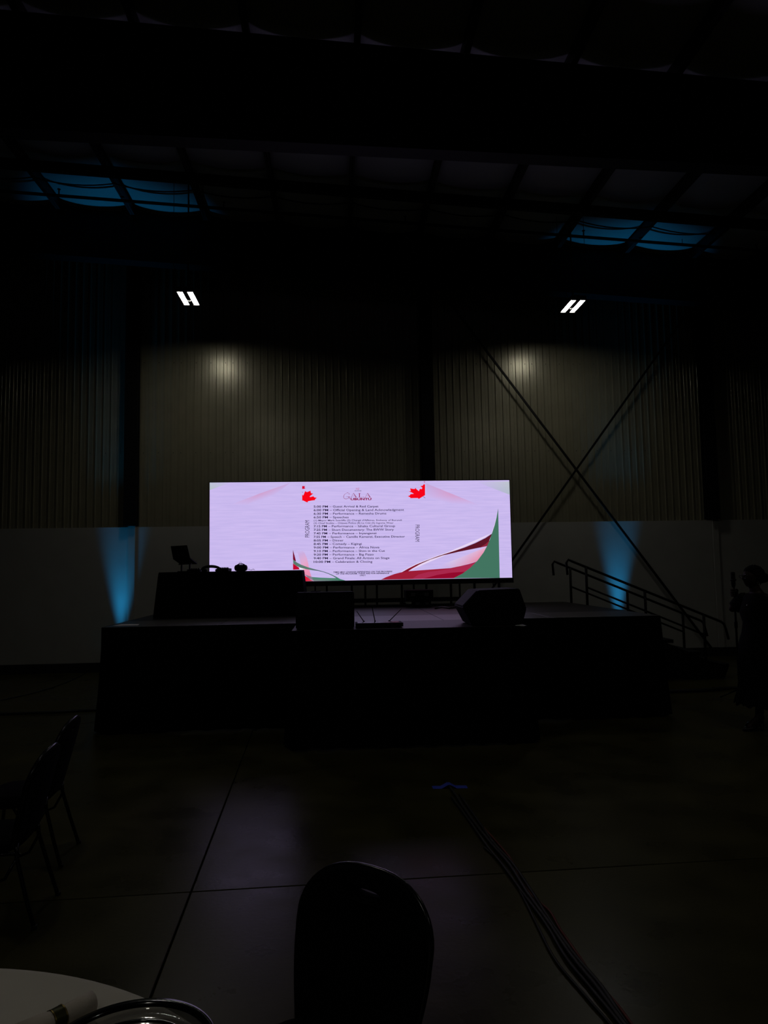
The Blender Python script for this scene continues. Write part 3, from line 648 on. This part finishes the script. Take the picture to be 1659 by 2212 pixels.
# ================================================================== CHAIRS
def back_mesh(frame=False):
    W, ZB, ZTp = .225, .44, .925
    out = []
    for i in range(61):                     # outline: narrow foot, swelling sides, round crown
        t = -1+2*i/60; a = math.pi*.5*(1-abs(t)); s = -1 if t < 0 else 1
        u = 1-abs(t)
        if u < .62: z = ZB+(ZTp-.17-ZB)*u/.62; x = W*(.80+.20*math.sin(u/.62*math.pi/2))
        else:
            q = (u-.62)/.38*math.pi/2; z = ZTp-.17+.17*math.sin(q); x = W*math.cos(q)**.8
        out.append((s*x if t != 0 else 0, z))
    return out
OUT = back_mesh()
def lean(y, z): return y + .26*(z-.44)
def curve_y(x): return -.35*x*x
def make_chair():
    t = empty('banquet_chair')
    cu = bpy.data.curves.new('b', 'CURVE'); cu.dimensions = '2D'; cu.fill_mode = 'BOTH'; cu.extrude = .012; cu.bevel_depth = .008; cu.bevel_resolution = 1
    hole = [(.062*math.cos(2*math.pi*k/20), .862+.017*math.sin(2*math.pi*k/20)) for k in range(20)]
    for L in (OUT, hole):
        sp_ = cu.splines.new('POLY'); sp_.points.add(len(L)-1); sp_.use_cyclic_u = True
        for p, (x, z) in zip(sp_.points, L): p.co = (x, z, 0, 1)
    o = bpy.data.objects.new('b', cu); C.objects.link(o); me = bake(o, 'backrest'); bpy.data.curves.remove(cu)
    bm = bmesh.new(); bm.from_mesh(me); bmesh.ops.triangulate(bm, faces=[f for f in bm.faces if len(f.verts) > 4]); bmesh.ops.subdivide_edges(bm, edges=[e for e in bm.edges if e.calc_length() > .12], cuts=2); bm.to_mesh(me); bm.free()
    for v in me.vertices:
        x, z, y = v.co.x, v.co.y, v.co.z; v.co = (x, lean(.20+y+curve_y(x), z), z)
    me.materials.clear(); link('backrest', me, M['fabric'], t)
    fr = [(x*1.03, lean(.20+curve_y(x), z), z+.006*(z > .7)) for x, z in OUT]
    MB().tube(fr, .011, 8).build('back_frame', M['tube'], t, True)
    hr_ = [(.066*math.cos(2*math.pi*k/24), lean(.20, .862), .862+.021*math.sin(2*math.pi*k/24)) for k in range(24)]
    MB().tube(hr_, .006, 6, closed=True).build('handle_trim', M['tube'], t, True)
    sb = MB()                                # cushion
    rgs = []
    for z, k in ((.405, .90), (.415, .98), (.44, 1.0), (.462, .97), (.472, .85)):
        rgs.append([(math.copysign(abs(math.cos(a))**.5, math.cos(a))*.215*k, math.copysign(abs(math.sin(a))**.5, math.sin(a))*.21*k, z) for a in [2*math.pi*i/40 for i in range(40)]])
    sb.loops(rgs); sb.build('seat', M['fabric'], t, True)
    for s in (-1, 1):
        MB().tube([(s*.185, -.17, .41), (s*.19, -.185, .36), (s*.20, -.215, 0)], .0125).build('leg', M['tube'], t, True)
        MB().tube([(s*.170, lean(.20, .44), .46), (s*.178, .205, .38), (s*.195, .26, .18), (s*.205, .315, 0)], .0125).build('leg', M['tube'], t, True)
        MB().tube([(s*.185, -.16, .40), (s*.187, .20, .40)], .011).build('seat_rail', M['tube'], t, True)
        MB().tube([(s*.182, .205, .37), (s*.186, .15, .27), (s*.19, .10, .25), (s*.192, .06, .30), (s*.19, .0, .40)], .009).build('brace', M['tube'], t, True)
        for y in (-.215, .315): MB().lathe([(.016, 0), (.016, .02)], 10, (s*(.20 if y < 0 else .205), y, 0)).build('foot_cap', M['base'], t)
    MB().tube([(-.186, -.17, .395), (.186, -.17, .395)], .010).build('stretcher', M['tube'], t, True)
    return t
ch = make_chair()
def place(o, px, py, face, label):          # crown of the back seen at px,py ; face = direction the chair looks (degrees)
    K = .855; o.scale = (K, K, K); bx, by = G(px, py, .925*K).xy
    rz = math.radians(face)+math.pi/2; o.rotation_euler.z = rz
    off = Vector((-math.sin(rz), math.cos(rz)))*lean(.20, .92)*K; o.location = (bx-off.x, by-off.y, 0)
    set_(o, label, 'chair', 'black banquet chairs')
place(ch, 803, 1880, 231, 'black banquet chair in the foreground, only its rounded back in view')
ch.scale.x *= 1.14
c2 = copy_tree(ch); place(c2, 112, 1614, 184, 'black banquet chair at the left, nearer and lower of the two in view')
c3 = copy_tree(ch); place(c3, 160, 1552, 184, 'black banquet chair at the left, half hidden behind the nearer chair')

# ================================================================== ROUND TABLE, PLACE SETTING
TC, TR_, TZ = Vector((-.935, .86, 0)), .92, .76
rt = empty('round_table', TC); set_(rt, 'round banquet table in the bottom left corner under the white cloth', 'table')
MB().lathe([(.05, TZ-.03), (TR_-.015, TZ-.03), (TR_-.015, TZ-.004), (.05, TZ-.004)], 64).build('table_top', M['wallpaint'], rt)
for k in range(4):
    a = math.pi/4+k*math.pi/2; MB().tube([(.45*math.cos(a), .45*math.sin(a), 0), (.45*math.cos(a), .45*math.sin(a), TZ-.03)], .014).build('leg', M['dark_steel'], rt)
tcl = MB(); n = 128; rg = []
for z, r0, amp in ((TZ, .0, 0), (TZ, TR_-.02, 0), (TZ-.002, TR_-.005, 0), (TZ-.012, TR_+.004, .001), (TZ-.1, TR_+.012, .006), (TZ-.35, TR_+.02, .025), (.06, TR_+.03, .05)):
    rg.append([(max(r0, .001)*math.cos(2*math.pi*k/n)+amp*math.sin(k*14*2*math.pi/n)*math.cos(2*math.pi*k/n), max(r0, .001)*math.sin(2*math.pi*k/n)+amp*math.sin(k*14*2*math.pi/n)*math.sin(2*math.pi*k/n), z) for k in range(n)])
tcl.loops(rg, cap=False); tco = tcl.build('tablecloth', M['cloth'], None, True); tco.location = TC; set_(tco, 'white cloth draped over the round table in the bottom left corner', 'tablecloth')
pl = empty('charger_plate', (-.392, 1.392, TZ+.002)); set_(pl, 'clear glass charger plate with black rim on the white cloth', 'plate')
MB().lathe([(.001, .004), (.095, .004), (.118, .012), (.150, .022), (.150, .025), (.117, .016), (.095, .008), (.001, .008)], 72, cap=False).build('glass_dish', M['glass'], pl, True)
MB().lathe([(.147, .020), (.160, .022), (.163, .026), (.160, .030), (.149, .028), (.147, .020)], 72, cap=False).build('rim_band', M['rim'], pl, True)
MB().lathe([(.112, .0115), (.118, .0150), (.115, .0172), (.109, .0140), (.112, .0115)], 72, cap=False).build('inner_ring', M['rim'], pl, True)
a, b = G(116, 2206, TZ+.031), G(200, 2162, TZ+.031); a = b + (a-b)*1.9
nk = empty('napkin', a.lerp(b, .5)); set_(nk, 'white rolled napkin lying on the cloth beside the plate', 'napkin')
n0 = nk.location.copy()
o = MB().tube([a, a.lerp(b, .3), a.lerp(b, .5), a.lerp(b, .8), b], [.028, .024, .019, .019, .0195], 20).build('rolled_cloth', M['napkin'], nk, True); o.matrix_parent_inverse = tr(*(-n0))
nr = empty('napkin_ring', a.lerp(b, .52)); set_(nr, 'dark green napkin ring with gold edges around the rolled napkin', 'napkin ring')
r0 = nr.location.copy()
for nm, t0, t1, rr, mm in (('band', .43, .60, .0215, 'ring'), ('gold_edge', .435, .45, .0222, 'gold'), ('gold_edge', .58, .595, .0222, 'gold')):
    o = MB().tube([a.lerp(b, t0), a.lerp(b, t1)], rr, 28, cap=False).build(nm, M[mm], nr, True); o.matrix_parent_inverse = tr(*(-r0))

# ================================================================== FLOOR CABLES
def floor_cable(name, label, pts, r, m, group=None, z=None):
    q = [G(*p) for p in pts]; f = []
    for i in range(len(q)-1):                # Catmull-Rom
        p0, p1, p2, p3 = q[max(i-1, 0)], q[i], q[i+1], q[min(i+2, len(q)-1)]
        for k in range(6):
            t = k/6; f.append(.5*((2*p1)+(p2-p0)*t+(2*p0-5*p1+4*p2-p3)*t*t+(3*p1-p0-3*p2+p3)*t**3))
    f.append(q[-1]); f = [Vector((p.x, p.y, (z or r)+.0005)) for p in f]
    return set_(MB().tube(f, r, 7).build(name, m, None, True), label, 'cable', group)
GB = 'cables bundled across the floor'
B0 = [(962, 1690), (985, 1722), (1018, 1772), (1062, 1828), (1100, 1872), (1140, 1935), (1185, 1998), (1235, 2072), (1290, 2140), (1345, 2215), (1400, 2290)]
floor_cable('floor_cable', 'black floor cable along the middle of the bundle', B0, .011, M['cable'], GB)
floor_cable('floor_cable', 'black floor cable on the left side of the bundle', [(x-9+4*math.sin(i*1.7), y+3) for i, (x, y) in enumerate(B0[1:])], .009, M['cable'], GB)
floor_cable('floor_cable', 'thin black floor cable wandering furthest left of the bundle', [(x-16+12*math.sin(i*1.1)-i*2, y+5) for i, (x, y) in enumerate(B0[3:])], .006, M['cable'], GB)
floor_cable('floor_cable', 'black floor cable on the right side of the bundle', [(x+8+3*math.sin(i*2.1), y-2) for i, (x, y) in enumerate(B0[1:])], .009, M['cable'], GB)
floor_cable('extension_cord', 'orange extension cord along the right edge of the cable bundle', [(1040, 1785), (1072, 1820), (1106, 1862), (1122, 1900), (1150, 1938), (1188, 1972), (1210, 2010), (1250, 2068), (1285, 2120), (1330, 2170), (1375, 2230), (1420, 2290)], .006, M['orange'], None)
floor_cable('floor_cable', 'thick black cable on the floor from the left frame edge to the stage', [(-60, 1548), (0, 1545.5), (70, 1543), (130, 1540.5), (160, 1538.5), (212, 1536.5)], .016, M['cable'])
floor_cable('floor_cable', 'thin black cable curving from the left baseboard across the floor', [(-60, 1528), (0, 1513.5), (60, 1501), (110, 1487), (150, 1472), (186, 1454.5)], .007, M['cable'])
floor_cable('floor_cable', 'black cable on the floor from the stage to the mic stand', [(1436, 1497), (1480, 1496), (1530, 1494), (1575, 1490), (1620, 1489), (1680, 1487)], .022, M['cable'])
tl, trt = G(934, 1701.5), G(1009, 1700); mb = MB(); rg = []
for i in range(17):                          # tape draped over the cables
    t = i/16; c_ = tl.lerp(trt, t); hgt = .001+.0255*min(1, max(0, 1.25-abs(t-.47)*6.0))
    rg.append([(c_.x, c_.y-.035, hgt), (c_.x, c_.y+.035, hgt), (c_.x, c_.y+.035, hgt+.0012), (c_.x, c_.y-.035, hgt+.0012)])
mb.loops(rg)
set_(mb.build('floor_tape', M['tape']), 'blue tape strip across the cable bundle near the stage', 'tape')

# ================================================================== PERSON WITH MICROPHONE
YP = 6.97
def skin_mesh(verts, edges, rad, root=0, sub=2):
    me = bpy.data.meshes.new('s'); me.from_pydata([tuple(v) for v in verts], edges, []); o = bpy.data.objects.new('s', me); C.objects.link(o)
    md_ = o.modifiers.new('skin', 'SKIN'); md_.use_smooth_shade = True
    for i, r in enumerate(rad):
        sv = me.skin_vertices[0].data[i]; sv.radius = (r, r) if not isinstance(r, tuple) else r; sv.use_root = (i == root)
    o.modifiers.new('sub', 'SUBSURF').levels = sub
    return bake(o, 's')
HX = P(1586, 1280, 7.17); HY = 7.17         # the stand pole, gripped at about chin height
pole_x = HX.x; hz = HX.z
V = [(4.29, YP, .83), (4.28, YP, 1.00), (4.27, YP, 1.16), (4.27, YP, 1.28), (4.25, YP, 1.36), (4.235, YP, 1.42), (4.23, YP, 1.47),
     (4.25, YP+.15, 1.29), (4.10, YP+.215, 1.16), (pole_x+.055, HY+.045, hz-.055), (pole_x+.028, HY+.038, hz-.01),
     (4.29, YP-.155, 1.29), (4.33, YP-.20, 1.06), (4.27, YP-.215, .84), (4.245, YP-.215, .77),
     (4.28, YP+.085, .80), (4.24, YP+.10, .46), (4.30, YP+.10, .13), (4.26, YP+.10, .075), (4.18, YP+.105, .02),
     (4.25, YP-.085, .80), (4.20, YP-.09, .46), (4.155, YP-.09, .13), (4.13, YP-.09, .09), (4.035, YP-.095, .03)]
Ed = [(0, 1), (1, 2), (2, 3), (3, 4), (4, 5), (5, 6), (3, 7), (7, 8), (8, 9), (9, 10), (3, 11), (11, 12), (12, 13), (13, 14),
      (0, 15), (15, 16), (16, 17), (17, 18), (18, 19), (0, 20), (20, 21), (21, 22), (22, 23), (23, 24)]
Rd = [(.13, .14), (.105, .12), (.115, .135), (.09, .11), .055, .048, .055, .055, .042, .028, .030, .055, .042, .028, .030,
      .085, .058, .034, .032, .024, .085, .058, .034, .032, .024]
bm = bmesh.new(); bm.from_mesh(skin_mesh(V, Ed, Rd))
# head: sphere pulled into a profile facing -x
hc = P(1640, 1246, YP); hc = Vector((4.228, YP, hc.z-.005))
hv = bmesh.ops.create_uvsphere(bm, u_segments=32, v_segments=24, radius=1)['verts']
for v in hv:
    x, y, z = v.co; f = max(0, -x)
    X, Y_, Z_ = x*.095, y*.074, z*.108
    if x < 0: X += .010*f*math.exp(-((z+.95)/.25)**2)*-1.2
    nose = math.exp(-((z+.12)/.16)**2-(y/.16)**2)*f; X -= .026*nose
    lips = math.exp(-((z+.48)/.10)**2-(y/.3)**2)*f; X -= .007*lips
    chin = math.exp(-((z+.80)/.16)**2-(y/.35)**2)*f; X -= .014*chin
    eye = sum(math.exp(-((z-.08)/.12)**2-((y-s*.42)/.18)**2) for s in (-1, 1))*f; X += .009*eye
    ear = sum(math.exp(-((z+.05)/.20)**2-((x-.08)/.14)**2)*max(0, s*y)**4 for s in (-1, 1)); Y_ += math.copysign(.016*ear, y)
    if z < 0: Y_ *= 1+.22*z*f
    v.co = hc+Vector((X, Y_, Z_))
me = bpy.data.meshes.new('raw'); bm.to_mesh(me); bm.free()
o = bpy.data.objects.new('raw', me); C.objects.link(o); rm = o.modifiers.new('r', 'REMESH'); rm.mode = 'VOXEL'; rm.voxel_size = .007; rm.use_smooth_shade = True
sm_ = o.modifiers.new('s', 'SMOOTH'); sm_.iterations = 3; sm_.factor = .5
body = bake(o, 'body')
bm = bmesh.new(); bm.from_mesh(body)
def finger(pts, r):
    m_ = skin_mesh(pts, [(i, i+1) for i in range(len(pts)-1)], r, 0, 1); bm.from_mesh(m_)
px_, hy = pole_x, HY
for i in range(4):                           # right hand: palm beyond the pole, four fingers wrapped in front of it
    z = hz+.030-.021*i; L = (1, 1.06, 1.0, .86)[i]
    finger([(px_+.034, hy+.032, z-.004), (px_-.004, hy+.034*L, z), (px_-.028*L, hy+.018, z-.002), (px_-.027*L, hy-.010, z-.003), (px_-.006, hy-.024, z-.003)], [.0095, .0095, .009, .0085, .007])
finger([(px_+.040, hy+.026, hz-.005), (px_+.040, hy+.004, hz+.020), (px_+.022, hy-.020, hz+.030), (px_+.002, hy-.026, hz+.034)], [.012, .011, .0095, .008])
finger([(px_+.055, hy+.044, hz-.045), (px_+.038, hy+.036, hz-.02), (px_+.033, hy+.032, hz+.025)], [.022, .024, .018])
lx, ly, lz = 4.245, YP-.215, .77             # left hand relaxed at the side
for i in range(4):
    oy = 0; ox = -.030+.020*i; L = (.9, 1, 1.03, .85)[i]
    finger([(lx+ox*.8, ly, lz-.03), (lx+ox, ly+.004, lz-.075), (lx+ox, ly+.014, lz-.075-.032*L), (lx+ox, ly+.030, lz-.075-.055*L)], [.0095, .009, .0085, .007])
finger([(lx-.022, ly+.01, lz-.005), (lx-.045, ly+.018, lz-.035), (lx-.048, ly+.030, lz-.068)], [.011, .010, .008])
finger([(lx, ly, lz+.02), (lx, ly, lz-.02), (lx, ly+.003, lz-.06)], [(.022, .022), (.028, .02), (.026, .018)])
bm.to_mesh(body); bm.free(); body.materials.clear()
for p in body.polygons: p.use_smooth = True
pe = empty('person', (4.25, YP, 0)); set_(pe, 'person in a dark sparkling dress and glasses gripping the microphone stand', 'person')
def pep(o): o.parent = pe; o.matrix_parent_inverse = tr(-4.25, -YP, 0); return o
pep(link('body', body, M['skin']))
# hair: rounded cap swept back into a low bun
bm = bmesh.new(); hv = bmesh.ops.create_uvsphere(bm, u_segments=36, v_segments=24, radius=1)['verts']
for v in hv:
    x, y, z = v.co; w_ = .004*math.sin(17*y+9*z)+.003*math.sin(23*x+11*z)
    lim = max(0, -x-.25)*max(0, .45-z)
    v.co = hc + Vector((.018+x*(.108+w_)+lim*.16, y*(.088+w_)*(1-lim*.5), .020+z*(.105+w_)+lim*.02))
hv = bmesh.ops.create_uvsphere(bm, u_segments=20, v_segments=14, radius=1)['verts']
for v in hv: v.co = hc+Vector((.118+v.co.x*.052, v.co.y*.055, -.005+v.co.z*.052))
me = bpy.data.meshes.new('hair'); bm.to_mesh(me); bm.free()
for p in me.polygons: p.use_smooth = True
pep(link('hair', me, M['hair']))
# dress
def ring_(z, cx, cy, rx, ry, k=0, amp=0):
    return [(cx+(rx+amp*math.sin(a*k))*math.cos(a), cy+(ry+amp*math.sin(a*k))*math.sin(a), z+amp*.8*math.sin(a*k*1.7)) for a in [2*math.pi*i/96 for i in range(96)]]
m = MB(); m.loops([ring_(1.345, 4.255, YP, .075, .115), ring_(1.31, 4.26, YP, .105, .165), ring_(1.24, 4.262, YP, .130, .168), ring_(1.15, 4.245, YP, .150, .160), ring_(1.05, 4.262, YP, .138, .150),
    ring_(.95, 4.275, YP, .165, .175), ring_(.84, 4.278, YP, .205, .205), ring_(.66, 4.27, YP, .215, .22, 9, .004), ring_(.48, 4.262, YP, .205, .215, 9, .007), ring_(.36, 4.27, YP, .225, .235, 11, .010), ring_(.275, 4.285, YP, .262, .265, 13, .014), ring_(.235, 4.285, YP, .268, .27, 13, .018)], cap=False)
pep(m.build('dress', M['dress'], None, True))
for s, p0, p1 in ((1, (4.255, YP+.13, 1.305), (4.13, YP+.205, 1.185)), (-1, (4.285, YP-.13, 1.305), (4.325, YP-.195, 1.10))):
    p0, p1 = Vector(p0), Vector(p1)
    m = MB().tube([p0.lerp(p1, t) for t in (0, .15, .4, .7, .92, 1)], [.055, .075, .082, .078, .068, .060], 20, cap=False); pep(m.build('sleeve', M['dress'], None, True))
rq = random.Random(3); m = MB()
for (x, y) in ((1613.5, 1307), (1656, 1309.5), (1656.5, 1327), (1652, 1318), (1626.5, 1435), (1611, 1359), (1645, 1380), (1650, 1462), (1612, 1466), (1647, 1526)):
    q = P(x, y, 6.75); 
    # seat the sequin on the dress or sleeve surface towards the camera
    best = None
    dx = ray(x, y)
    for s_ in range(600):
        Y_ = 6.60+s_*.001; q = P(x, y, Y_); z = q.z
        ry = .17 if z > 1 else .21; rx = .14 if z > 1 else .205
        if ((q.x-4.265)/rx)**2+((q.y-YP)/ry)**2 <= 1.06: best = q; break
    if best: m.lathe([(.001, -.003), (.006, 0), (.001, .003)], 8, best)
o = m.build('sequins', M['sequin']); o['kind'] = 'stuff'; pep(o)
# glasses
gz = hc.z+.012; gx = hc.x-.104
for s in (-1, 1):
    pts = [(gx+.010*abs(math.sin(a)), YP+s*.034+.027*math.cos(a), gz+.021*math.sin(a)) for a in [2*math.pi*i/20 for i in range(20)]]
    gl = pep(MB().tube(pts, .0028, 6, closed=True).build('glasses_rim', M['glassframe'], None, True))
    pep(MB().tube([(gx+.004, YP+s*.061, gz+.010), (gx+.05, YP+s*.078, gz+.012), (gx+.115, YP+s*.080, gz+.006)], .0025, 6).build('glasses_temple', M['glassframe'], None, True))
    e_ = P(1629.5, 1254, YP-.08)
    ex = Vector((hc.x+.012, YP+s*.083, hc.z-.045))
    pep(MB().tube([ex+Vector((.010*math.cos(a), 0, -.012+.014*math.sin(a))) for a in [2*math.pi*i/14 for i in range(14)]], .0022, 6, closed=True).build('earring', M['sequin'], None, True))
pep(MB().tube([(gx-.001, YP-.009, gz+.004), (gx-.004, YP, gz+.007), (gx-.001, YP+.009, gz+.004)], .0025, 6).build('glasses_bridge', M['glassframe'], None, True))
# high heeled shoes
for cx, cy in ((4.10, YP-.093), (4.245, YP+.103)):
    m = MB(); rr_ = []
    for x, w_, z0, z1 in ((-.115, .006, .002, .018), (-.10, .024, 0, .030), (-.06, .036, 0, .042), (-.01, .034, .006, .052), (.03, .028, .03, .075), (.06, .026, .055, .105), (.078, .018, .06, .105)):
        rr_.append([(cx+x, cy+w_*math.cos(a), (z0+z1)/2+(z1-z0)/2*math.sin(a)) for a in [2*math.pi*i/14 for i in range(14)]])
    m.loops(rr_); sh = pep(m.build('shoe', M['vinyl'], None, True))
    h = MB().tube([(cx+.064, cy, .07), (cx+.074, cy, 0)], [.012, .005], 8).build('heel', M['vinyl']); pep(h)
    bk = MB().tube([(cx-.085, cy-.022, .032), (cx-.082, cy, .041), (cx-.085, cy+.022, .032)], .0045, 6).build('shoe_buckle', M['sequin']); pep(bk)

# microphone stand (lifted in the hand) and the microphone on top
zt = P(1584, 1268, HY).z; zbm = P(1584, 1502, HY).z
ms = empty('microphone_stand', (pole_x, HY, zbm)); set_(ms, 'black microphone stand with folding tripod feet held by the person', 'mic stand')
MB().tube([(0, 0, 0), (0, 0, .75*(zt-zbm)), (0, 0, zt-zbm)], [.011, .011, .009], 10).build('pole', M['black'], ms, True)
MB().tube([(0, 0, .02), (0, 0, .09)], .02, 12).build('hub', M['plast'], ms, True)
for a in (math.radians(185), math.radians(300), math.radians(60)):
    MB().tube([(.015*math.cos(a), .015*math.sin(a), .06), (.22*math.cos(a), .22*math.sin(a), -.01)], [.009, .007], 8).build('foot', M['black'], ms, True)
MB().tube([(0, 0, .62*(zt-zbm)), (0, 0, .62*(zt-zbm)+.06)], .016, 12).build('clutch', M['plast'], ms, True)
mi = empty('microphone', (pole_x-.004, HY, zt-.005)); set_(mi, 'black microphone upright on top of the stand', 'microphone')
top = P(1584, 1235.5, HY).z-(zt-.005)
MB().lathe([(.014, 0), (.021, .03), (.023, top*.5), (.022, top*.58)], 18).build('mic_handle', M['plast'], mi, True)
MB().lathe([(.020, top*.20), (.031, top*.23), (.031, top*.30), (.020, top*.33)], 18, (0, 0, top*.22)).build('mic_clip', M['black'], mi, True)
MB().lathe([(.020, top*.58), (.0215, top*.62), (.0215, top*.95), (.017, top), (.002, top)], 18).build('mic_head', M['grille'], mi, True)
